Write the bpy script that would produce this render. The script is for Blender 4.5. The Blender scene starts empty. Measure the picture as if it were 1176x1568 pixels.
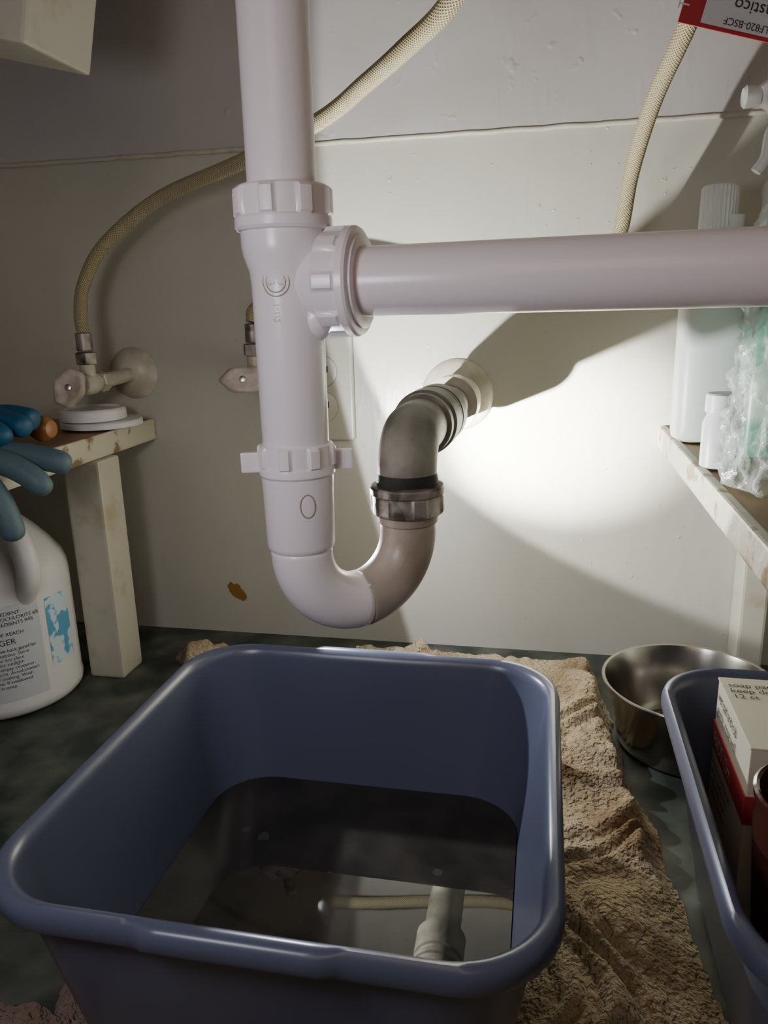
import bpy, bmesh, math, random
from mathutils import Matrix, Vector, noise
random.seed(3)
SC=bpy.context.scene; COL=SC.collection
V=Vector
# ------------------------------------------------------------ materials
def mat(name, base, rough=0.5, metal=0.0, col2=None, nscale=20, lo=0.4, hi=0.6, bump=0.0, bscale=60, bdist=0.002, stretch=None, coat=0.0, trans=0.0, ior=1.45, sss=0.0, alpha=1.0, spec=None, detail=4):
    m=bpy.data.materials.new(name); m.use_nodes=True; nt=m.node_tree; N=nt.nodes; L=nt.links
    b=N['Principled BSDF']
    b.inputs['Base Color'].default_value=(*base,1); b.inputs['Roughness'].default_value=rough; b.inputs['Metallic'].default_value=metal
    b.inputs['Coat Weight'].default_value=coat; b.inputs['Transmission Weight'].default_value=trans; b.inputs['IOR'].default_value=ior
    b.inputs['Alpha'].default_value=alpha
    if spec is not None: b.inputs['Specular IOR Level'].default_value=spec
    tc=N.new('ShaderNodeTexCoord'); mp=N.new('ShaderNodeMapping'); L.new(tc.outputs['Object'],mp.inputs[0])
    if stretch: mp.inputs['Scale'].default_value=stretch
    if col2:
        n=N.new('ShaderNodeTexNoise'); n.inputs['Scale'].default_value=nscale; n.inputs['Detail'].default_value=detail
        L.new(mp.outputs[0],n.inputs['Vector'])
        r=N.new('ShaderNodeValToRGB'); r.color_ramp.elements[0].position=lo; r.color_ramp.elements[1].position=hi
        r.color_ramp.elements[0].color=(*base,1); r.color_ramp.elements[1].color=(*col2,1)
        L.new(n.outputs[0],r.inputs[0]); L.new(r.outputs[0],b.inputs['Base Color'])
    if bump>0:
        n=N.new('ShaderNodeTexNoise'); n.inputs['Scale'].default_value=bscale; n.inputs['Detail'].default_value=5
        L.new(mp.outputs[0],n.inputs['Vector'])
        bp=N.new('ShaderNodeBump'); bp.inputs['Strength'].default_value=bump; bp.inputs['Distance'].default_value=bdist
        L.new(n.outputs[0],bp.inputs['Height']); L.new(bp.outputs[0],b.inputs['Normal'])
    return m

def spotmask(m, spots, colour):
    """paint local stains (centre, radius) with noisy rims onto a material"""
    nt=m.node_tree;N=nt.nodes;L=nt.links;b=N['Principled BSDF']
    tc=N.new('ShaderNodeTexCoord')
    src=b.inputs['Base Color'].links[0].from_socket if b.inputs['Base Color'].links else None
    nz=N.new('ShaderNodeTexNoise');nz.inputs['Scale'].default_value=90;L.new(tc.outputs['Object'],nz.inputs['Vector'])
    acc=None
    for c,r in spots:
        d=N.new('ShaderNodeVectorMath');d.operation='DISTANCE';L.new(tc.outputs['Object'],d.inputs[0]);d.inputs[1].default_value=c
        a=N.new('ShaderNodeMath');a.operation='MULTIPLY_ADD';L.new(nz.outputs[0],a.inputs[0]);a.inputs[1].default_value=r*1.6;L.new(d.outputs['Value'],a.inputs[2])
        lt=N.new('ShaderNodeMath');lt.operation='LESS_THAN';L.new(a.outputs[0],lt.inputs[0]);lt.inputs[1].default_value=r*1.75
        if acc is None: acc=lt.outputs[0]
        else:
            mx=N.new('ShaderNodeMath');mx.operation='MAXIMUM';L.new(acc,mx.inputs[0]);L.new(lt.outputs[0],mx.inputs[1]);acc=mx.outputs[0]
    mix=N.new('ShaderNodeMix');mix.data_type='RGBA';L.new(acc,mix.inputs['Factor'])
    if src: L.new(src,mix.inputs['A'])
    else: mix.inputs['A'].default_value=b.inputs['Base Color'].default_value
    mix.inputs['B'].default_value=(*colour,1);L.new(mix.outputs['Result'],b.inputs['Base Color'])
def addbump(m, scale, dist, stretch=(1,1,1), strength=.6, rot=(0,0,0), lo=.45, hi=.6):
    """second layer of relief (drips / brush strokes / pimples) chained on the first"""
    nt=m.node_tree;N=nt.nodes;L=nt.links;b=N['Principled BSDF']
    tc=N.new('ShaderNodeTexCoord');mp=N.new('ShaderNodeMapping');mp.inputs['Scale'].default_value=stretch;mp.inputs['Rotation'].default_value=rot
    L.new(tc.outputs['Object'],mp.inputs[0]);n=N.new('ShaderNodeTexNoise');n.inputs['Scale'].default_value=scale;n.inputs['Detail'].default_value=2
    L.new(mp.outputs[0],n.inputs['Vector']);mr=N.new('ShaderNodeMapRange');mr.inputs[1].default_value=lo;mr.inputs[2].default_value=hi;mr.interpolation_type='SMOOTHSTEP'
    L.new(n.outputs[0],mr.inputs[0]);bp=N.new('ShaderNodeBump');bp.inputs['Distance'].default_value=dist;bp.inputs['Strength'].default_value=strength
    L.new(mr.outputs[0],bp.inputs['Height'])
    if b.inputs['Normal'].links: L.new(b.inputs['Normal'].links[0].from_socket,bp.inputs['Normal'])
    L.new(bp.outputs[0],b.inputs['Normal'])

M={}
M['wall']=mat('painted_wall',(.52,.51,.45),.30,col2=(.45,.44,.37),nscale=6,lo=.35,hi=.7,bump=.3,bscale=14,bdist=.004,stretch=(1,1,.5))
addbump(M['wall'],45,.0006,(1,1,.35),.35,(0,.8,0),.45,.72)
addbump(M['wall'],140,.0010,(1,1,1),.5,(0,0,0),.72,.78)
spotmask(M['wall'],[((-.372,.84,.055),.009),((-.362,.84,.05),.007)],(.30,.15,.04))
M['wall_up']=mat('painted_wall_upper',(.50,.48,.47),.34,col2=(.42,.40,.38),nscale=5,lo=.35,hi=.7,bump=.25,bscale=16,bdist=.003)
addbump(M['wall_up'],60,.0005,(1,1,.2),.3,(0,0,0),.5,.68)
addbump(M['wall_up'],45,.0012,(1,1,1),.5,(0,0,0),.68,.80)
M['trim']=mat('trim_paint',(.50,.48,.40),.4,col2=(.38,.32,.20),nscale=30,lo=.55,hi=.78,bump=.3,bscale=80,bdist=.001)
M['floor']=mat('slate_vinyl',(.026,.034,.030),.45,col2=(.11,.12,.10),nscale=22,lo=.4,hi=.72,bump=.2,bscale=40,bdist=.001)
M['wood']=mat('stained_wood',(.22,.10,.04),.55,col2=(.42,.28,.15),nscale=14,lo=.35,hi=.7,stretch=(1,.25,1),bump=.3,bscale=90,bdist=.0008)
M['shelfpaint']=mat('chipped_paint',(.56,.53,.42),.45,col2=(.24,.15,.07),nscale=38,lo=.56,hi=.63,bump=.6,bscale=60,bdist=.003)
M['pvc']=mat('white_pvc',(.80,.735,.765),.25,bump=.05,bscale=120,bdist=.0006)
M['pvc2']=mat('dim_brown_pvc',(.36,.305,.25),.36,col2=(.23,.17,.12),nscale=22,lo=.45,hi=.75,bump=.15,bscale=120,bdist=.0006)  # mottled brown PVC; on the trap outlet its colour carries the shade
M['elbow']=mat('sooty_pvc',(.20,.19,.15),.55,col2=(.085,.078,.06),nscale=38,lo=.42,hi=.72,bump=.35,bscale=200,bdist=.0008)
M['black']=mat('black_grime',(.015,.014,.012),.75,bump=.4,bscale=200,bdist=.001)
M['chrome']=mat('worn_chrome',(.62,.60,.57),.28,metal=1,col2=(.20,.19,.17),nscale=60,lo=.55,hi=.68,bump=.2,bscale=150,bdist=.0005)
M['tarnish']=mat('tarnished_metal',(.36,.32,.28),.48,metal=.7,col2=(.08,.065,.05),nscale=50,lo=.40,hi=.58,bump=.5,bscale=120,bdist=.001)
M['steel']=mat('stainless_steel',(.36,.34,.30),.22,metal=1)
M['beige']=mat('painted_valve',(.54,.51,.43),.33,col2=(.42,.38,.29),nscale=40,bump=.2,bscale=100,bdist=.0006)
M['handle']=mat('aged_plastic_handle',(.52,.45,.41),.45,col2=(.34,.28,.23),nscale=60)
M['tub']=mat('slate_blue_plastic',(.078,.088,.138),.30,bump=.04,bscale=200,bdist=.0004)
M['water']=mat('murky_water',(.016,.015,.013),.015,col2=(.030,.027,.022),nscale=25,ior=1.45,bump=.010,bscale=18,bdist=.002,spec=.8)
spotmask(M['water'],[((-.20,.44,.0345),.003),((-.185,.435,.0345),.005),((-.06,.42,.0345),.003)],(.04,.04,.037))
M['jug']=mat('white_hdpe',(.68,.68,.69),.38,bump=.05,bscale=60,bdist=.001)
M['label']=mat('label_paper',(.56,.58,.62),.4)
M['labelblue']=mat('label_blue',(.10,.35,.55),.4,col2=(.6,.7,.78),nscale=45,lo=.48,hi=.52)
M['ink']=mat('ink',(.03,.03,.035),.5)
M['red']=mat('label_red',(.36,.03,.04),.4)
M['gloveb']=mat('blue_rubber',(.012,.085,.17),.5,bump=.5,bscale=260,bdist=.0008)
M['gloveg']=mat('grey_blue_rubber',(.085,.14,.17),.55,bump=.5,bscale=220,bdist=.0008)
M['orange']=mat('varnished_wood',(.40,.19,.07),.35,col2=(.28,.11,.03),nscale=30)
M['outlet']=mat('ivory_plate',(.44,.44,.35),.35)
M['bottlew']=mat('white_bottle',(.66,.68,.69),.35)
M['green']=mat('green_bottle',(.06,.32,.20),.3,col2=(.5,.65,.55),nscale=18,lo=.5,hi=.62)
M['bag']=mat('clear_bag',(.80,.82,.80),.14,alpha=.27,bump=1,bscale=55,bdist=.006)
M['boxside']=mat('box_side',(.60,.56,.45),.5)
M['boxtop']=mat('box_top',(.62,.60,.47),.5,bump=.1,bscale=60,bdist=.0005)
M['jar']=mat('amber_jar',(.07,.022,.015),.15,coat=.5)
M['counter']=mat('raw_underside',(.20,.14,.09),.7,col2=(.12,.08,.05),nscale=10)

def hosemat():
    m=mat('braided_hose',(.52,.47,.30),.4); nt=m.node_tree;N=nt.nodes;L=nt.links;b=N['Principled BSDF']
    uv=N.new('ShaderNodeUVMap'); sep=N.new('ShaderNodeSeparateXYZ');L.new(uv.outputs[0],sep.inputs[0])
    def w(sgn):
        a=N.new('ShaderNodeMath');a.operation='MULTIPLY';L.new(sep.outputs['X'],a.inputs[0]);a.inputs[1].default_value=16*6.2832*sgn
        c=N.new('ShaderNodeMath');c.operation='MULTIPLY_ADD';L.new(sep.outputs['Y'],c.inputs[0]);c.inputs[1].default_value=2500;L.new(a.outputs[0],c.inputs[2])
        s=N.new('ShaderNodeMath');s.operation='SINE';L.new(c.outputs[0],s.inputs[0]);return s.outputs[0]
    mu=N.new('ShaderNodeMath');mu.operation='MAXIMUM';L.new(w(1),mu.inputs[0]);L.new(w(-1),mu.inputs[1])
    r=N.new('ShaderNodeValToRGB');r.color_ramp.elements[0].color=(.22,.17,.08,1);r.color_ramp.elements[1].color=(.46,.40,.25,1)
    r.color_ramp.elements[0].position=.1;r.color_ramp.elements[1].position=.7
    L.new(mu.outputs[0],r.inputs[0]);L.new(r.outputs[0],b.inputs['Base Color'])
    bp=N.new('ShaderNodeBump');bp.inputs['Distance'].default_value=.0006;bp.inputs['Strength'].default_value=.6;L.new(mu.outputs[0],bp.inputs['Height']);L.new(bp.outputs[0],b.inputs['Normal'])
    return m
M['hose']=hosemat()
M['towel']=mat('terry_towel',(.42,.34,.22),.95,col2=(.17,.095,.035),nscale=11,lo=.46,hi=.68,bump=.8,bscale=420,bdist=.002,spec=.1)
addbump(M['towel'],230,.003,(1,1,1),.8,(0,0,0),.35,.65)
M['towelp']=mat('terry_towel_pink',(.28,.19,.16),.95,col2=(.20,.13,.10),nscale=20,bump=.8,bscale=420,bdist=.002,spec=.1)
addbump(M['towelp'],230,.003,(1,1,1),.8,(0,0,0),.35,.65)
for k in ('towel','towelp'): M[k].node_tree.nodes['Principled BSDF'].inputs['Sheen Weight'].default_value=.15

# ------------------------------------------------------------ mesh helpers
def new(name, verts, faces, m, smooth=True, uvs=None):
    me=bpy.data.meshes.new(name); me.from_pydata([tuple(v) for v in verts],[],faces); me.validate(); me.update()
    ob=bpy.data.objects.new(name,me); COL.objects.link(ob)
    if m: me.materials.append(m)
    bm=bmesh.new();bm.from_mesh(me);bmesh.ops.recalc_face_normals(bm,faces=bm.faces);bm.to_mesh(me);bm.free()
    if smooth:
        for p in me.polygons:p.use_smooth=True
    return ob
def group(name, parts):
    e=bpy.data.objects.new(name,None);COL.objects.link(e);e.empty_display_size=.02
    for p in parts:
        p.parent=e
    return e
def frame(axis):
    z=V(axis).normalized(); x=z.orthogonal().normalized(); 
    if abs(z.z)>.9: x=V((1,0,0)); x=(x-z*x.dot(z)).normalized()
    y=z.cross(x); return x,y,z
def lathe(name, prof, origin, axis, m, n=64, rf=None, caps=True, sharp=35):
    """prof: list of (h, r[, rib_amount])"""
    x,y,z=frame(axis); o=V(origin); vs=[];fs=[]
    for p in prof:
        h,r=p[0],p[1]; rib=p[2] if len(p)>2 else 0
        for i in range(n):
            a=2*math.pi*i/n; rr=r+(rib*rf(a) if rf and rib else 0)
            vs.append(o+z*h+x*(rr*math.cos(a))+y*(rr*math.sin(a)))
    k=len(prof)
    for j in range(k-1):
        for i in range(n):
            i2=(i+1)%n; fs.append((j*n+i,j*n+i2,(j+1)*n+i2,(j+1)*n+i))
    if caps:
        fs.append(tuple(range(n))[::-1]); fs.append(tuple((k-1)*n+i for i in range(n)))
    ob=new(name,vs,fs,m); autosmooth(ob,sharp); return ob
def autosmooth(ob,deg=35):
    me=ob.data; bm=bmesh.new();bm.from_mesh(me)
    for e in bm.edges:
        if len(e.link_faces)==2 and e.calc_face_angle(0)>math.radians(deg): e.smooth=False
    bm.to_mesh(me);bm.free()
def catmull(pts, sub=10):
    P=[V(p) for p in pts]; P=[P[0]*2-P[1]]+P+[P[-1]*2-P[-2]]; out=[]
    for i in range(1,len(P)-2):
        for s in range(sub):
            t=s/sub;a,b,c,d=P[i-1],P[i],P[i+1],P[i+2]
            out.append(.5*((2*b)+(c-a)*t+(2*a-5*b+4*c-d)*t*t+(3*b-a-3*c+d)*t**3))
    out.append(P[-2]);return out
def sweep(name, path, radius, m, n=32, caps=True):
    path=[V(p) for p in path]; K=len(path); rad=radius if isinstance(radius,(list,tuple)) else [radius]*K
    tang=[(path[min(i+1,K-1)]-path[max(i-1,0)]).normalized() for i in range(K)]
    x=frame(tang[0])[0]; vs=[];fs=[];uv=[];L=0
    for i in range(K):
        t=tang[i]; x=(x-t*x.dot(t)).normalized(); y=t.cross(x)
        if i:L+=(path[i]-path[i-1]).length
        for j in range(n+1):
            a=2*math.pi*j/n; vs.append(path[i]+x*(rad[i]*math.cos(a))+y*(rad[i]*math.sin(a))); uv.append((j/n,L))
    for i in range(K-1):
        for j in range(n):
            fs.append((i*(n+1)+j,i*(n+1)+j+1,(i+1)*(n+1)+j+1,(i+1)*(n+1)+j))
    me=bpy.data.meshes.new(name)
    if caps:
        fs.append(tuple(range(n))[::-1]);fs.append(tuple((K-1)*(n+1)+j for j in range(n)))
    me.from_pydata([tuple(v) for v in vs],[],fs); u=me.uv_layers.new(name='UVMap')
    for l in me.loops: u.data[l.index].uv=uv[l.vertex_index]
    bm=bmesh.new();bm.from_mesh(me);bmesh.ops.recalc_face_normals(bm,faces=bm.faces);bm.to_mesh(me);bm.free()
    for p in me.polygons:p.use_smooth=len(p.vertices)<=4
    me.materials.append(m); ob=bpy.data.objects.new(name,me);COL.objects.link(ob);return ob
def box(name, lo, hi, m, bev=.0015, seg=2, rot=None):
    bm=bmesh.new(); bmesh.ops.create_cube(bm,size=1)
    for v in bm.verts: v.co=V([(lo[k]+hi[k])/2+v.co[k]*(hi[k]-lo[k]) for k in range(3)])
    if bev>0: bmesh.ops.bevel(bm,geom=bm.edges[:],offset=bev,segments=seg,affect='EDGES',profile=.6)
    if rot:
        c=V([(lo[k]+hi[k])/2 for k in range(3)])
        bmesh.ops.rotate(bm,cent=c,matrix=rot,verts=bm.verts)
    me=bpy.data.meshes.new(name);bm.to_mesh(me);bm.free();me.materials.append(m)
    ob=bpy.data.objects.new(name,me);COL.objects.link(ob);return ob
def text(name, body, size, m, fn):
    """built-in font turned to mesh, each vertex placed by fn(x,y)"""
    c=bpy.data.curves.new(name,'FONT');c.body=body;c.size=size;c.align_x='LEFT'
    t=bpy.data.objects.new(name+'_t',c);COL.objects.link(t);bpy.context.view_layer.update()
    me=bpy.data.meshes.new_from_object(t.evaluated_get(bpy.context.evaluated_depsgraph_get()))
    bpy.data.objects.remove(t)
    for v in me.vertices: v.co=V(fn(v.co.x,v.co.y))
    me.materials.clear();me.materials.append(m);ob=bpy.data.objects.new(name,me);COL.objects.link(ob);return ob

# ------------------------------------------------------------ room shell
W=.84
box('wall_back',(-.74,W,0),(.39,W+.02,.82),M['wall'],0)
box('wall_left',(-.74,-.30,0),(-.72,W,.82),M['wall'],0)
box('wall_right',(.37,-.30,0),(.39,W,.82),M['wall'],0)
box('floor',(-.74,-.30,-.02),(.39,W+.02,0),M['floor'],0)
box('ceiling',(-.74,-.10,.80),(.39,W+.02,.82),M['counter'],0)
box('trim_1',(-.72,W-.0045,.5575),(.37,W-.0002,.7995),M['wall_up'],.001)
pts=[];x=-.72
while x<=.37:
    pts.append((x,W-.0030,.5558+.0009*noise.noise(V((x*40,0,0)))));x+=.01
sweep('trim_2',pts,.0028,M['trim'],8)

# ------------------------------------------------------------ left shelf
group('wall_shelf',[
  box('board',(-.72,.48,.247),(-.457,W,.268),M['wood'],.002),
  box('painted_edge',(-.4585,.48,.2455),(-.4545,W-.001,.2695),M['shelfpaint'],.0015),
  box('underside_paint',(-.72,.48,.2445),(-.457,W,.2475),M['shelfpaint'],.0005),
  box('post',(-.489,.70,0),(-.448,.742,.2445),M['trim'],.003)])
# ------------------------------------------------------------ right shelf
group('wall_shelf',[
  box('board',(.124,.30,.243),(.37,W,.2625),M['wood'],.002),
  box('painted_edge',(.117,.30,.2415),(.125,W-.001,.264),M['shelfpaint'],.002),
  box('underside_paint',(.124,.30,.2405),(.37,W,.2435),M['shelfpaint'],.0005),
  box('post',(.204,.80,0),(.23,W-.0005,.2405),M['trim'],.003)])
group('corner_brace',[box('block',(-.45,.52,.580),(-.318,.60,.82),M['trim'],.003,rot=Matrix.Rotation(math.radians(14),3,'Y'))])

# ------------------------------------------------------------ drain assembly
def sq(a,k,th=.35,soft=6):
    c=math.cos(k*a); return 1/(1+math.exp(-soft*3*(c-th)))
X,Y=-.1435,.43
parts=[]
parts.append(lathe('tailpiece',[(0,.0188),(.35,.0188)],(X,Y,.45),(.004,0,1),M['pvc']))
def slipnut(name,o,ax,m,R=.0255,h=.026,k=8,rib=.0026,ring=.0275):
    return lathe(name,[(0,R-.005),(0,R-.001),(.001,R,rib*.3),(.0025,R,rib),(h*.62,R,rib),(h*.66,R,rib*.5),(h*.68,R+.0008),(h*.72,ring),(h*.9,ring),(h*.97,ring-.001),(h,ring-.004),(h,R-.007)],o,ax,m,n=160,rf=lambda a:sq(a,k),sharp=28)
parts.append(slipnut('slip_nut_1',(X,Y,.4560),(0,0,-1),M['pvc'],h=.0235,ring=.0268,rib=.0024))
parts.append(lathe('tee_body',[(0,.0192),(.004,.0196),(.092,.0198),(.100,.0205),(.108,.0232),(.113,.0240),(.1165,.0240),(.1215,.0240),(.1225,.022)],(X,Y,.312),(0,0,1),M['pvc']))
ZH=.4050
ax=V((1,-.085,0)).normalized()
parts.append(lathe('tee_branch',[(0,.012),(.012,.0165),(.020,.0205),(.026,.0225),(.030,.0232),(.04,.0232)],(X,Y,ZH),ax,M['pvc']))
parts.append(sweep('branch_gusset',[V((X+.004,Y,ZH-.028)),V((X+.016,Y-.001,ZH-.02)),V((X+.026,Y-.003,ZH-.008))],[.010,.012,.012],M['pvc'],20))
parts.append(slipnut('slip_nut_2',V((X,Y,ZH))+ax*.0235,ax,M['pvc'],R=.0268,h=.0205,ring=.0292,rib=.0024))
parts.append(lathe('nut_lip',[(0,.0250),(.0018,.0248),(.0022,.0235),(.0022,.018)],V((X,Y,ZH))+ax*.0436,ax,M['pvc']))
hp0=V((X,Y,ZH))+ax*.035
hp1=V((.235,.402,ZH+.0005))
bend=[hp1+ (V((.03*math.sin(t),-.0026*math.sin(t),.03*(1-math.cos(t))))) for t in [math.pi/2*i/10 for i in range(11)]]
parts.append(sweep('horizontal_waste_pipe',[hp0,hp0+ax*.005,hp0.lerp(hp1,.5)]+bend+[bend[-1]+V((0,0,.36))],.0184,M['pvc'],56))
cdir=(V((0,0,ZH))-V((X,Y,ZH)));cdir.z=0;cdir.normalize()
a0=math.atan2(cdir.y,cdir.x)-.32
def ontee(r,zc):
    return lambda x,y:(X+r*math.cos(a0+x/r),Y+r*math.sin(a0+x/r),zc+y)
f=ontee(.0199,.406)
for q,rr in ((1,.0076),(2,.0055)):
    parts.append(sweep('moulded_ring_%d'%q,[f(rr*math.cos(t),rr*math.sin(t)) for t in [2*math.pi*i/40 for i in range(41)]],.00035,M['pvc2'],8))
parts.append(text('moulded_mark','UPC',.0048,M['pvc2'],lambda x,y:ontee(.01995,.406)(x-.0048,y-.0017)))
parts.append(text('moulded_letters','1-1/2',.005,M['pvc2'],lambda x,y:ontee(.0199,.388)(-y+.0015,-x+.007)))
parts.append(slipnut('slip_nut_3',(X,Y,.3155),(0,0,-1),M['pvc'],R=.0215,h=.020,k=8,rib=.0022,ring=.0225))
wdir=V((1,.30,0)).normalized()
for s in (-1,1):
    c=V((X,Y,.3045))+wdir*s*.0265
    b=box('wing_%d'%(1 if s<0 else 2),(c.x-.0065,c.y-.0022,c.z-.006),(c.x+.0065,c.y+.0022,c.z+.006),M['pvc'],.001,rot=Matrix.Rotation(math.atan2(wdir.y,wdir.x),3,'Z'));parts.append(b)
parts.append(lathe('trap_inlet_hub',[(0,.0185),(.0015,.0200),(.004,.0206),(.038,.0212),(.044,.0215),(.048,.0215)],(X,Y,.2500),(0,0,1),M['pvc']))
parts.append(sweep('moulded_oval',[( X+.0211*math.cos(a0+.55+.0045*math.cos(t)/.0216),Y+.0211*math.sin(a0+.55+.0045*math.cos(t)/.0216),.281+.0068*math.sin(t)) for t in [2*math.pi*i/40 for i in range(41)]],.0004,M['pvc2'],8))
A=V((X,Y,.2475));B=V((-.0875,.488,.2475));C=(A+B)/2;R=(B-A).length/2;d=(B-A).normalized()
path=[A+V((0,0,.004))]+[C-d*R*math.cos(t)-V((0,0,R*math.sin(t))) for t in [math.pi*i/36 for i in range(19)]]
parts.append(sweep('j_bend_inlet_half',path,.0188,M['pvc'],56))
path=[C-d*R*math.cos(t)-V((0,0,R*math.sin(t))) for t in [math.pi*i/36 for i in range(18,37)]]+[B+V((0,0,.02))]
parts.append(sweep('j_bend_outlet_half',path,.0186,M['pvc2'],56))  # same bend continued in dimmer brown, shaded side put into the colour
parts.append(lathe('outlet_collar',[(0,.0188),(.001,.0200),(.007,.0205),(.008,.0185)],(B.x,B.y,.252),(0,0,1),M['pvc2']))
parts.append(slipnut('union_nut',(B.x,B.y,.2585),(0,0,1),M['tarnish'],R=.0232,h=.020,k=6,rib=.0012,ring=.0248))
parts.append(lathe('grimy_gasket',[(0,.0200),(.004,.0205),(.0085,.0195)],(B.x,B.y,.2775),(0,0,1),M['black']))
ze=.3085;rb=.026
el=[V((B.x,B.y,.272)),V((B.x,B.y,ze-rb))]+[V((B.x,B.y+rb-rb*math.cos(t),ze-rb+rb*math.sin(t))) for t in [math.pi/2*i/14 for i in range(1,15)]]+[V((B.x,.545,ze-.0005))]
parts.append(sweep('trap_elbow',el,.0196,M['elbow'],56))
adir=V((-.003,.3,-.014)).normalized()
parts.append(lathe('wall_arm',[(0,.0185),(.32,.0185)],(B.x,.53,ze),adir,M['elbow']))
parts.append(lathe('arm_hub',[(0,.0195),(.001,.0225),(.012,.0228),(.013,.0215),(.018,.0215),(.019,.0245),(.05,.0250),(.052,.0222),(.056,.0222),(.057,.0245),(.062,.0245),(.063,.0222),(.067,.0222),(.068,.0248),(.095,.0252),(.097,.019)],(B.x,.548,ze-.001),adir,M['elbow'],sharp=25))
parts.append(lathe('wall_adapter',[(0,.019),(.002,.0265),(.04,.0270),(.042,.0235),(.09,.0235)],(B.x-.002,.735,ze-.0095),adir,M['beige'],sharp=25))
parts.append(lathe('escutcheon',[(0,.0235),(.001,.026),(.006,.034),(.010,.0385),(.012,.0390),(.0125,.0385)],(B.x-.006,W-.0125,.2965),(0,1,0),M['beige'],n=96))
group('sink_drain_trap',parts)

# ------------------------------------------------------------ shut-off valves
def oval(name,c,a,b,t,normal,up,m):
    n=V(normal).normalized();u=V(up);u=(u-n*u.dot(n)).normalized();r=u.cross(n);vs=[];fs=[];K=48
    rings=[(-t/2,.0),(-t/2,.75),(-t*.42,.92),(-t*.2,1),(t*.2,1),(t*.42,.92),(t*.5,.8),(t*.38,.6),(t*.38,.0)]
    for h,s in rings:
        for i in range(K):
            an=2*math.pi*i/K; sc=1+.05*math.cos(6*an) if .9<s else 1
            vs.append(V(c)+n*h+r*(a*max(s,.02)*sc*math.cos(an))+u*(b*max(s,.02)*sc*math.sin(an)))
    for j in range(len(rings)-1):
        for i in range(K): fs.append((j*K+i,j*K+(i+1)%K,(j+1)*K+(i+1)%K,(j+1)*K+i))
    return new(name,vs,fs,m)
def valve(x,z,y0,tilt):
    p=[]
    p.append(lathe('escutcheon',[(0,.012),(.001,.014),(.004,.022),(.009,.0285),(.011,.030),(.012,.0298)],(x,W-.0122,z+.003),(0,1,0),M['beige'],n=72))
    p.append(lathe('stub_pipe',[(0,.0078),(W-y0-.015,.0078)],(x,y0+.012,z),(0,1,.03),M['beige']))
    p.append(lathe('compression_nut',[(0,.009),(.001,.0112),(.013,.0112),(.014,.009)],(x,y0+.018,z),(0,1,0),M['beige'],n=6,sharp=20))
    p.append(lathe('valve_body',[(0,.006),(.002,.0095),(.01,.0115),(.022,.0115),(.03,.0095),(.032,.006)],(x,y0-.016,z),(0,1,0),M['beige']))
    p.append(lathe('outlet_neck',[(0,.0085),(.022,.0078)],(x,y0,z),(0,0,1),M['beige']))
    p.append(lathe('outlet_nut',[(0,.009),(.001,.0115),(.012,.0115),(.013,.009)],(x,y0,z+.02),(0,0,1),M['tarnish'],n=6,sharp=20))
    p.append(lathe('hose_ferrule',[(0,.0072),(.001,.0082),(.018,.0082),(.019,.007)],(x,y0,z+.034),(0,0,1),M['tarnish']))
    p.append(lathe('stem',[(0,.004),(.02,.004)],(x,y0-.034,z),(0,1,0),M['chrome']))
    p.append(oval('oval_handle',(x,y0-.036,z-.001),.0225 if tilt==0 else .0150,.0130 if tilt==0 else .0205,.010,(.25,-1,.25),(0,0,1) if tilt==0 else (.45,0,1),M['handle']))
    p.append(lathe('handle_screw',[(0,.0035),(.0012,.0033),(.0016,.002)],(x+.0015,y0-.0405,z+.0002),(.25,-1,.25),M['chrome'],n=20))
    return p
VX=-.475
group('shutoff_valve',valve(VX,.320,.745,1))
group('shutoff_valve',valve(-.296,.325,.768,0))
hoseA=catmull([(VX,.745,.374),(VX,.745,.392),(-.470,.750,.422),(-.446,.758,.460),(-.380,.755,.500),(-.277,.715,.521),(-.185,.66,.538),(-.137,.62,.552),(-.100,.58,.561),(-.064,.54,.573),(-.035,.515,.61),(-.02,.50,.68),(-.02,.50,.798)],10)
group('supply_hose',[sweep('braided_tube',hoseA,.0068,M['hose'],28)])
hoseB=catmull([(-.296,.768,.379),(-.293,.771,.392),(-.268,.777,.403),(-.20,.785,.404),(-.12,.80,.402),(-.03,.805,.396),(.03,.80,.405),(.055,.79,.425),(.064,.775,.456),(.068,.75,.498),(.076,.69,.54),(.089,.63,.574),(.105,.58,.62),(.11,.57,.70),(.11,.57,.798)],10)
group('supply_hose',[sweep('braided_tube',hoseB,.0068,M['hose'],28)])

# hang tag on second hose
td=Matrix.Rotation(math.radians(14),3,'Y')@Matrix.Rotation(math.radians(8),3,'Z')
tc=V((.115,.600,.576))
def ont(x,y,o=-.0012): 
    p=td@V((x,o,y)); return (tc.x+p.x,tc.y+p.y,tc.z+p.z)
tg=[box('card',(tc.x-.034,tc.y-.0006,tc.z-.019),(tc.x+.034,tc.y+.0006,tc.z+.019),M['red'],.0003,rot=td),
    new('white_panel',[ont(-.020,-.0165,-.0009),(ont(.032,-.0165,-.0009)),ont(.032,.0165,-.0009),ont(-.020,.0165,-.0009)],[(0,1,2,3)],M['label'],False)]
tg.append(text('print_1','LF820-BSCF',.006,M['ink'],lambda x,y:ont(.024-x,-.0105-y)))
tg.append(text('print_3','Plastico\nReforzado',.0105,M['ink'],lambda x,y:ont(.030-x,.001-y)))
tg.append(text('print_2','SIWT',.010,M['label'],lambda x,y:ont(-.030-y,.012-x)))
group('hang_tag',tg)

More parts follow.
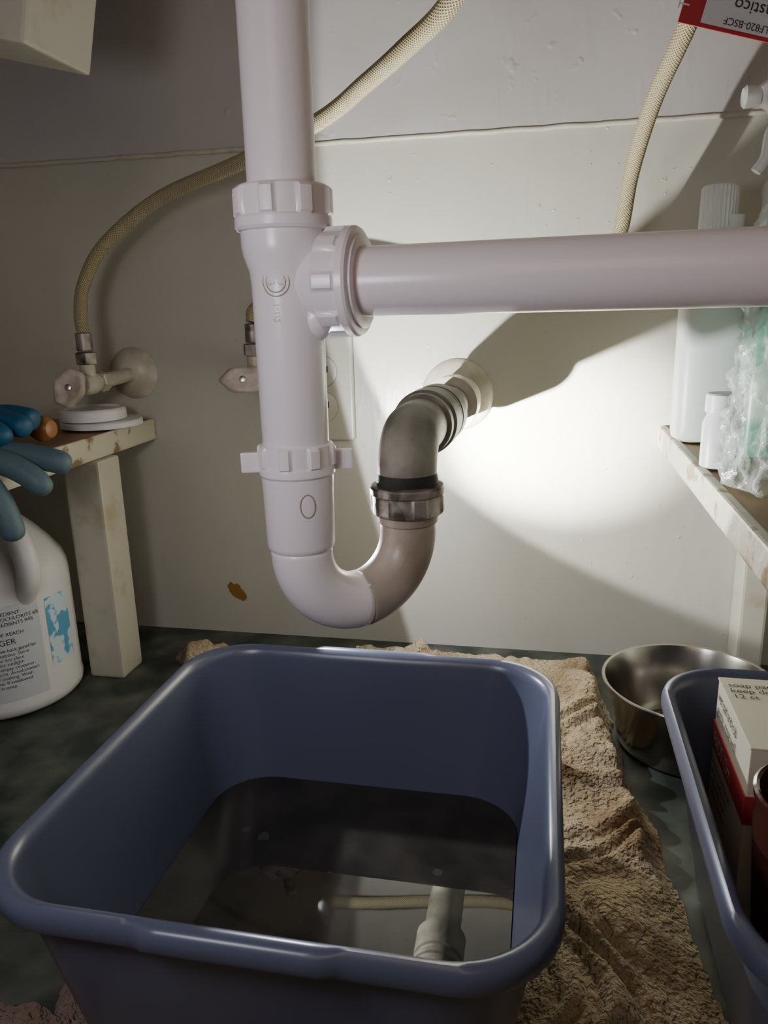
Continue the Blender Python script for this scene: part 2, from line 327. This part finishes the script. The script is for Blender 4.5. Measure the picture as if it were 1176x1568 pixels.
# ------------------------------------------------------------ outlet behind pipe
ox,oz=-.243,.304
p=[box('cover_plate',(ox-.035,W-.009,oz-.0575),(ox+.035,W-.0005,oz+.0575),M['outlet'],.003,3)]
for k,s in ((1,1),(2,-1)):
    p.append(lathe('receptacle_%d'%k,[(0,.0172),(.0005,.0170),(.0008,.016)],(ox,W-.009,oz+s*.0195),(0,-1,0),M['outlet'],n=48))
    p.append(sweep('receptacle_rim_%d'%k,[(ox+.0174*math.cos(t),W-.0092,oz+s*.0195+.0174*math.sin(t)) for t in [2*math.pi*i/48 for i in range(49)]],.0006,M['pvc2'],6))
    for q in (-.0062,.0062):
        p.append(box('slot_%d_%d'%(k,1 if q<0 else 2),(ox+q-.0009,W-.0104,oz+s*.0195-.001),(ox+q+.0009,W-.0097,oz+s*.0195+.006),M['ink'],0))
group('electrical_outlet',p)

# ------------------------------------------------------------ tubs
def rrect(cx,cy,hx,hy,r,z,bulge=0):
    pts=[];ns=28;nc=14
    def edge(a,b):
        for i in range(ns):
            t=i/ns;pts.append(V((a[0]+(b[0]-a[0])*t,a[1]+(b[1]-a[1])*t,z)))
    def arc(c,a0):
        for i in range(nc):
            a=a0+math.pi/2*i/nc;pts.append(V((c[0]+r*math.cos(a),c[1]+r*math.sin(a),z)))
    edge((-hx+r,-hy),(hx-r,-hy));arc((hx-r,-hy+r),-math.pi/2)
    edge((hx,-hy+r),(hx,hy-r));arc((hx-r,hy-r),0)
    edge((hx-r,hy),(-hx+r,hy));arc((-hx+r,hy-r),math.pi/2)
    edge((-hx,hy-r),(-hx,-hy+r));arc((-hx+r,-hy+r),math.pi)
    for v in pts:
        if bulge and abs(v.x)<.046 and abs(abs(v.y)-hy)<1e-5:
            s=min(1,(.046-abs(v.x))/.0045); v.y+=math.copysign(bulge*s,v.y); v.z+=bulge*.35*s
        v.x+=cx;v.y+=cy
    return pts
def tub(cx,cy,z0,H,hx,hy):
    T=[ # inset, z, r, bulge   outer bottom -> lip -> inside
     (.060,0,.03,0),(.034,0,.040,0),(.0285,.002,.042,0),(.0265,.008,.042,0),(.0105,H-.020,.042,0),(.0095,H-.013,.042,0),
     (.0015,H-.0135,.046,.002),(.0002,H-.011,.047,.0035),(0,H-.006,.047,.0035),(.0012,H-.002,.046,.003),(.0035,H,.045,.002),(.0062,H-.0006,.044,.001),(.0085,H-.003,.043,0),(.0100,H-.008,.042,0),
     (.0118,H-.022,.041,0),(.0275,.014,.040,0),(.030,.0065,.038,0),(.038,.0030,.036,0),(.060,.0028,.03,0)]
    vs=[];fs=[]
    for ins,z,r,b in T: vs+=rrect(cx,cy,hx-ins,hy-ins,r,z0+z,b)
    n=len(vs)//len(T)
    for j in range(len(T)-1):
        for i in range(n): fs.append((j*n+i,j*n+(i+1)%n,(j+1)*n+(i+1)%n,(j+1)*n+i))
    fs.append(tuple(range(n))[::-1]);fs.append(tuple((len(T)-1)*n+i for i in range(n)))
    ob=new('tub_shell',vs,fs,M['tub']);autosmooth(ob,50);return ob
TZ=.0085
t1=tub(-.1235,.3875,TZ,.1285,.139,.1425)
wl=rrect(-.1235,.3875,.139-.0262,.1425-.0262,.0405,TZ+.026)
wat=new('water',wl,[tuple(range(len(wl)))],M['water'],False)
group('dish_tub',[t1,wat])
group('dish_tub',[tub(.2175,.3975,.001,.136,.135,.1425)])

# box and jar inside second tub
bx=[box('carton',(.118,.412,.006),(.20,.497,.148),M['boxside'],.0008),
    box('carton_top',(.1175,.4115,.1478),(.2005,.4975,.1492),M['boxtop'],.0004),
    box('side_band',(.1172,.4113,.100),(.2008,.4977,.118),M['red'],0),
    box('top_picture_1',(.150,.468,.149),(.185,.490,.1495),M['green'],0),
    box('top_picture_2',(.155,.440,.149),(.175,.455,.1495),M['labelblue'],0)]
bx.append(text('top_print','soap pads\nkeep dry\n12 ct',.0075,M['ink'],lambda x,y:(.121+x,.484+y,.1496)))
bx.append(text('side_print','PADS 12ct',.014,M['label'],lambda x,y:(.1170,.492-x*.75,.104+y)))
bx.append(text('side_print_2','wet pad and rub\ngently, rinse well',.010,M['ink'],lambda x,y:(.1175,.492-x*.75,.136+y)))
bx.append(text('side_print_3','Directions: wet the pad\nand rub gently. Rinse\nsurface with water.\nStore in a dry place.',.007,M['ink'],lambda x,y:(.1175,.492-x*.75,.09+y)))
bx.append(text('front_print','PADS',.014,M['label'],lambda x,y:(.125+x,.4110,.104+y)))
group('cardboard_box',bx)
group('glass_jar',[lathe('jar',[(0,.020),(.003,.0245),(.12,.0335),(.135,.0345),(.142,.0340),(.147,.0352),(.150,.0354),(.151,.034),(.150,.0325),(.13,.0315),(.01,.022)],(.1425,.360,.0055),(0,0,1),M['jar'],caps=True)])

# steel bowl
group('metal_bowl',[lathe('bowl',[(0,.050),(.001,.058),(.004,.060),(.020,.062),(.045,.068),(.060,.0735),(.062,.0755),(.063,.0750),(.0625,.0725),(.058,.0705),(.040,.0645),(.012,.056),(.006,.050),(.005,.01)],(.133,.662,.0015),(0,0,1),M['steel'],n=96)])

# ------------------------------------------------------------ towel
def towel():
    x0,x1,y0,y1=-.43,.125,.12,.80; st=.0025
    nx=int((x1-x0)/st);ny=int((y1-y0)/st);vs=[];idx={};fs=[];mi=[]
    def inside(x,y):
        w=.010*noise.noise(V((x*20,y*20,3)))
        if y<.30: L=-.33
        elif y<.52: L=-.27
        else: L=-.27-(y-.52)*.62
        top=.785+w-(.03 if x<-.2 else 0)
        R=.112 if y<.36 else .112-(y-.36)*.125
        R=R+w
        bd=math.hypot(x-.133,y-.662)-.0635
        return min(x-(L+w*1.5),R-x,top-y,y-y0,bd)
    for j in range(ny+1):
        for i in range(nx+1):
            x=x0+i*st;y=y0+j*st; s=inside(x,y)
            if s<0: continue
            f=min(1,s/.014)
            dx=max(-.235-x,x+.010,0);dy=max(.262-y,y-.512,0);dd=math.hypot(dx,dy)
            g=min(1,dd/.035)
            fold=.5+.5*noise.noise(V((x*22,y*7,1.7)));fold2=abs(noise.noise(V((x*34+3*noise.noise(V((x*12,y*12,0))),y*13,5))))
            lim=1.0 if x<.072 else max(.12,1-(x-.072)/.03) if y<.545 else 1.0
            z=.0045+g*lim*f*(.012*fold+.034*fold2*fold+(.014 if y>.56 else .004))
            z+=(.0008*noise.noise(V((x*420,y*420,0)))+.0014*noise.noise(V((x*110,y*110,4))))*g*f
            z=max(.001,.001+(z-.001)*(f**.4))
            idx[(i,j)]=len(vs);vs.append((x,y,z))
    for j in range(ny):
        for i in range(nx):
            q=[(i,j),(i+1,j),(i+1,j+1),(i,j+1)]
            if all(k in idx for k in q): fs.append([idx[k] for k in q]); mi.append(1 if (x0+i*st<-.235 and y0+j*st<.5) else 0)
    ob=new('terry_cloth',vs,fs,M['towel']);ob.data.materials.append(M['towelp'])
    for p,k in zip(ob.data.polygons,mi):p.material_index=k
    return [ob]
group('terry_towel',towel())

# ------------------------------------------------------------ bleach jug
jx,jy=-.557,.655
jp=[lathe('jug_body',[(0,.066),(.002,.071),(.006,.0745),(.012,.0755),(.016,.0745),(.13,.0745),(.140,.0735),(.150,.070),(.165,.060),(.18,.047),(.195,.032),(.202,.020),(.205,.0165),(.216,.0165)],(jx,jy,.001),(0,0,1),M['jug'],n=96)]
jp.append(lathe('cap',[(0,.018),(.001,.019),(.018,.0185),(.020,.016)],(jx,jy,.212),(0,0,1),M['labelblue']))
jp.append(sweep('handle',catmull([(jx+.055,jy-.030,.120),(jx+.070,jy-.034,.145),(jx+.066,jy-.032,.175),(jx+.042,jy-.020,.202),(jx+.008,jy-.004,.210)],8),.0115,M['jug'],24))
def onj(r,zc,ac):
    return lambda x,y:(jx+r*math.cos(ac+x/r),jy+r*math.sin(ac+x/r),zc+y)
af=math.atan2(-jy,-jx)
def patch(name,r,z0,z1,a0,a1,m):
    vs=[];fs=[];n=24
    for i in range(n+1):
        a=a0+(a1-a0)*i/n
        for z in (z0,z1): vs.append((jx+r*math.cos(a),jy+r*math.sin(a),z))
    for i in range(n): fs.append((2*i,2*i+2,2*i+3,2*i+1))
    return new(name,vs,fs,m)
jp.append(patch('label',.0748,.022,.122,af-.9,af+.50,M['label']))
jp.append(patch('label_picture',.0749,.045,.118,af+.60,af+1.05,M['labelblue']))
tx="ACTIVE INGREDIENT:\nSODIUM HYPOCHLORITE 6%\nOTHER INGREDIENTS 94%\nTOTAL 100%\nKEEP OUT OF REACH"
jp.append(text('label_print_1',tx,.0052,M['ink'],lambda x,y:onj(.0751,.112,af-.40)(x,y)))
jp.append(text('label_print_2',"DANGER",.0085,M['ink'],lambda x,y:onj(.0751,.082,af-.30)(x,y)))
jp.append(text('label_print_3',"CORROSIVE. See back panel for\nadditional precautions. Store\nupright in a cool dry place\naway from direct sunlight.\nDo not reuse empty container.\nRinse and recycle. Avoid contact\nwith eyes and clothing. Wash\nhands after use. If swallowed\ncall a doctor at once.",.0048,M['ink'],lambda x,y:onj(.0751,.075,af-.45)(x,y)))
group('bleach_jug',jp)

# ------------------------------------------------------------ lid, gloves, wooden tool on left shelf
group('plastic_lid',[
 lathe('lower_lid',[(0,.041),(.001,.0440),(.006,.0440),(.0075,.0425),(.008,.033)],(-.486,.778,.270),(0,0,1),M['jug'],n=80),
 lathe('upper_lid',[(0,.034),(.001,.0360),(.011,.0354),(.013,.0335),(.0135,.030),(.011,.0285)],(-.492,.772,.278),(0,0,1),M['jug'],n=96)])
def skin(name,chains,m,sub=2):
    vs=[];es=[];rs=[]
    for root,ch in chains:
        prev=root
        for (p,r) in ch:
            vs.append(p);rs.append(r)
            if prev is not None: es.append((prev,len(vs)-1))
            prev=len(vs)-1
    me=bpy.data.meshes.new(name);me.from_pydata(vs,es,[]);ob=bpy.data.objects.new(name,me);COL.objects.link(ob)
    sk=ob.modifiers.new('s','SKIN');sk.use_smooth_shade=True
    for i,r in enumerate(rs): me.skin_vertices[0].data[i].radius=(r,r)
    me.skin_vertices[0].data[0].use_root=True
    ss=ob.modifiers.new('ss','SUBSURF');ss.levels=sub;ss.render_levels=sub
    me.materials.append(m);return ob
def glove(name,wx,wy,wz,yaw,drops,m):
    """palm resting on the shelf, fingers reaching over its edge; drops = (sideways, reach, fall) per finger"""
    Rz=Matrix.Rotation(yaw,3,'Z')
    def T(x,y,z): p=Rz@V((x,y,z));return (wx+p.x,wy+p.y,wz+p.z)
    obs=[skin('cuff_palm',[(None,[(T(-.12,0,0),.030),(T(-.08,0,0),.026),(T(-.05,0,0),.028),(T(-.025,0,.002),.030),(T(0,0,.002),.026)])],m)]
    for k in range(len(obs[0].data.vertices)):
        r=obs[0].data.skin_vertices[0].data[k].radius[0];obs[0].data.skin_vertices[0].data[k].radius=(r,r*.42)
    for i,(sy,reach,fall) in enumerate(drops):
        ch=[(T(-.015,sy*.8,.001),.0115),(T(.008,sy,.002),.0122),(T(reach*.45,sy*1.08,.001-fall*.12),.0118),(T(reach*.8,sy*1.12,-fall*.5),.0115),(T(reach,sy*1.15,-fall),.0105)]
        obs.append(skin('thumb' if i==4 else 'finger_%d'%(i+1),[(None,ch)],m))
    return group(name,obs)
glove('rubber_glove',-.500,.600,.300,math.radians(-12),[(-.030,.045,.014),(-.010,.050,.014),(.011,.050,.006),(.030,.036,.002),(-.044,.022,.055)],M['gloveb'])
glove('rubber_glove',-.480,.552,.274,math.radians(0),[(-.029,.030,.100),(-.009,.050,.066),(.012,.070,.030),(.032,.078,.010),(-.044,.030,.066)],M['gloveg'])
group('wooden_brush',[lathe('handle_knob',[(0,.004),(.001,.008),(.006,.0115),(.013,.0125),(.019,.010),(.026,.0065),(.10,.0055)],(-.459,.650,.2865),(-1,.1,0),M['orange'])])

# ------------------------------------------------------------ bottles on right shelf
def loft(name,secs,m,n=48,sq_=3.0):
    """secs: (cx,cy,z,hx,hy) superellipse sections"""
    vs=[];fs=[]
    for cx,cy,z,hx,hy in secs:
        for i in range(n):
            a=2*math.pi*i/n;c,s=math.cos(a),math.sin(a)
            vs.append((cx+hx*math.copysign(abs(c)**(2/sq_),c),cy+hy*math.copysign(abs(s)**(2/sq_),s),z))
    for j in range(len(secs)-1):
        for i in range(n): fs.append((j*n+i,j*n+(i+1)%n,(j+1)*n+(i+1)%n,(j+1)*n+i))
    fs.append(tuple(range(n))[::-1]);fs.append(tuple((len(secs)-1)*n+i for i in range(n)))
    ob=new(name,vs,fs,m);autosmooth(ob,45);return ob
SZ=.2645
def bottle(x,y,h,hx,hy,m,neck=.012):
    return loft('bottle_body',[(x,y,SZ,hx*.85,hy*.85),(x,y,SZ+.003,hx*.97,hy*.97),(x,y,SZ+.01,hx,hy),(x,y,SZ+h*.7,hx,hy),(x,y,SZ+h*.8,hx*.93,hy*.93),(x,y,SZ+h*.9,hx*.65,hy*.7),(x,y,SZ+h*.95,neck,neck),(x,y,SZ+h,neck,neck)],m)
group('cleaner_bottle',[bottle(.150,.755,.195,.034,.026,M['bottlew'],.014),
  lathe('ribbed_cap',[(0,.0145,.0004),(.002,.0155,.0005),(.034,.0150,.0005),(.036,.0135),(.0365,.010)],(.143,.755,SZ+.184),(0,0,1),M['bottlew'],n=120,rf=lambda a:math.cos(30*a))])
group('pill_bottle',[lathe('bottle_body',[(0,.013),(.001,.0145),(.034,.0145),(.040,.012),(.044,.011)],(.134,.628,SZ),(0,0,1),M['bottlew']),
  lathe('cap',[(0,.0120),(.001,.0135),(.014,.0133),(.015,.012)],(.134,.628,SZ+.042),(0,0,1),M['bottlew'],n=80)])
sx,sy=.182,.672
group('spray_bottle',[bottle(sx,sy,.215,.028,.024,M['green'],.012),
  lathe('collar',[(0,.014),(.001,.0155),(.018,.0150),(.020,.011)],(sx,sy,SZ+.208),(0,0,1),M['bottlew'],n=60),
  loft('trigger_head',[(sx,sy,SZ+.226,.010,.010),(sx,sy,SZ+.248,.012,.010),(sx-.005,sy,SZ+.263,.026,.011),(sx-.007,sy,SZ+.275,.030,.010),(sx-.003,sy,SZ+.283,.022,.008)],M['bottlew']),
  sweep('trigger',catmull([(sx-.015,sy,SZ+.258),(sx-.023,sy,SZ+.245),(sx-.025,sy,SZ+.228),(sx-.031,sy,SZ+.218)],6),.004,M['bottlew'],16),
  lathe('nozzle',[(0,.007),(.010,.008),(.012,.006)],(sx-.033,sy,SZ+.270),(-1,0,0),M['bottlew'],n=24)])
def bag():
    vs=[];fs=[];n=110;rows=60;cx,cy=.168,.548
    for j in range(rows+1):
        t=j/rows;z=SZ+.0015+t*.215
        base=.042*(1-.25*t) if t<.8 else .042*(.8-(t-.8)*1.6)
        for i in range(n):
            a=2*math.pi*i/n
            p=V((math.cos(a)*2.2,math.sin(a)*2.2,t*5))
            cr=abs(noise.noise(p*1.5))*.018+abs(noise.noise(p*3.7))*.012+noise.noise(p*8)*.002
            r=base+cr-.004
            if j==0:r*=.8
            vs.append((cx+r*math.cos(a)*1.05,cy+r*math.sin(a)*.85,z+.006*noise.noise(p*2+V((5,5,5)))*(1 if t>.1 else 0)))
    for j in range(rows):
        for i in range(n): fs.append((j*n+i,j*n+(i+1)%n,(j+1)*n+(i+1)%n,(j+1)*n+i))
    return new('crumpled_film',vs,fs,M['bag'])
group('plastic_bag',[bag(),
  loft('detergent_bottle',[(.178,.552,SZ+.004,.022,.018),(.178,.552,SZ+.01,.024,.020),(.178,.552,SZ+.13,.024,.020),(.178,.552,SZ+.16,.018,.016),(.178,.552,SZ+.175,.010,.010),(.178,.552,SZ+.19,.010,.010)],M['green'])])

# ------------------------------------------------------------ lights
def spot(name,loc,tgt,power,size,blend,col,rad=.004):
    l=bpy.data.lights.new(name,'SPOT');l.energy=power;l.spot_size=math.radians(size);l.spot_blend=blend;l.color=col;l.shadow_soft_size=rad
    o=bpy.data.objects.new(name,l);COL.objects.link(o);o.location=loc;o.rotation_euler=(V(tgt)-V(loc)).to_track_quat('-Z','Y').to_euler();return o
def area(name,loc,tgt,power,size,col):
    l=bpy.data.lights.new(name,'AREA');l.energy=power;l.size=size;l.color=col
    o=bpy.data.objects.new(name,l);COL.objects.link(o);o.location=loc;o.rotation_euler=(V(tgt)-V(loc)).to_track_quat('-Z','Y').to_euler();return o
FL=V((-.198,.595,.238))
def aim(az,el): a,e=math.radians(az),math.radians(el);return FL+V((math.cos(e)*math.sin(a),math.cos(e)*math.cos(a),math.sin(e)))
spot('flashlight_core',FL,(-.005,.84,.254),120,40,1,(1,1,.90))
spot('flashlight_beam',FL,aim(58,30),10,108,.08,(1,1,.94))
spot('flashlight_spill',FL,FL+V((1,.08,.24)),3.6,178,.03,(.94,.95,1))
area('phone_lamp',(-.24,.08,.42),(-.13,.45,.26),.75,.10,(.92,.92,1.0))
area('room_light',(-.05,-.25,.70),(-.1,.5,.3),.7,.35,(1,.74,.55))
w=bpy.data.worlds.new('w');SC.world=w;w.use_nodes=True;w.node_tree.nodes['Background'].inputs[0].default_value=(.30,.26,.24,1);w.node_tree.nodes['Background'].inputs[1].default_value=.15

# ------------------------------------------------------------ camera
cam=bpy.data.cameras.new('camera');co=bpy.data.objects.new('camera',cam);COL.objects.link(co);SC.camera=co
cam.sensor_fit='VERTICAL';cam.sensor_height=36;cam.lens=36*1178/1568;cam.clip_start=.01
Rm=Matrix.Rotation(math.radians(12),3,'Z')@Matrix.Rotation(math.radians(75),3,'X')@Matrix.Rotation(math.radians(-1.5),3,'Z')
co.matrix_world=Matrix.Translation((0,0,.392))@Rm.to_4x4()
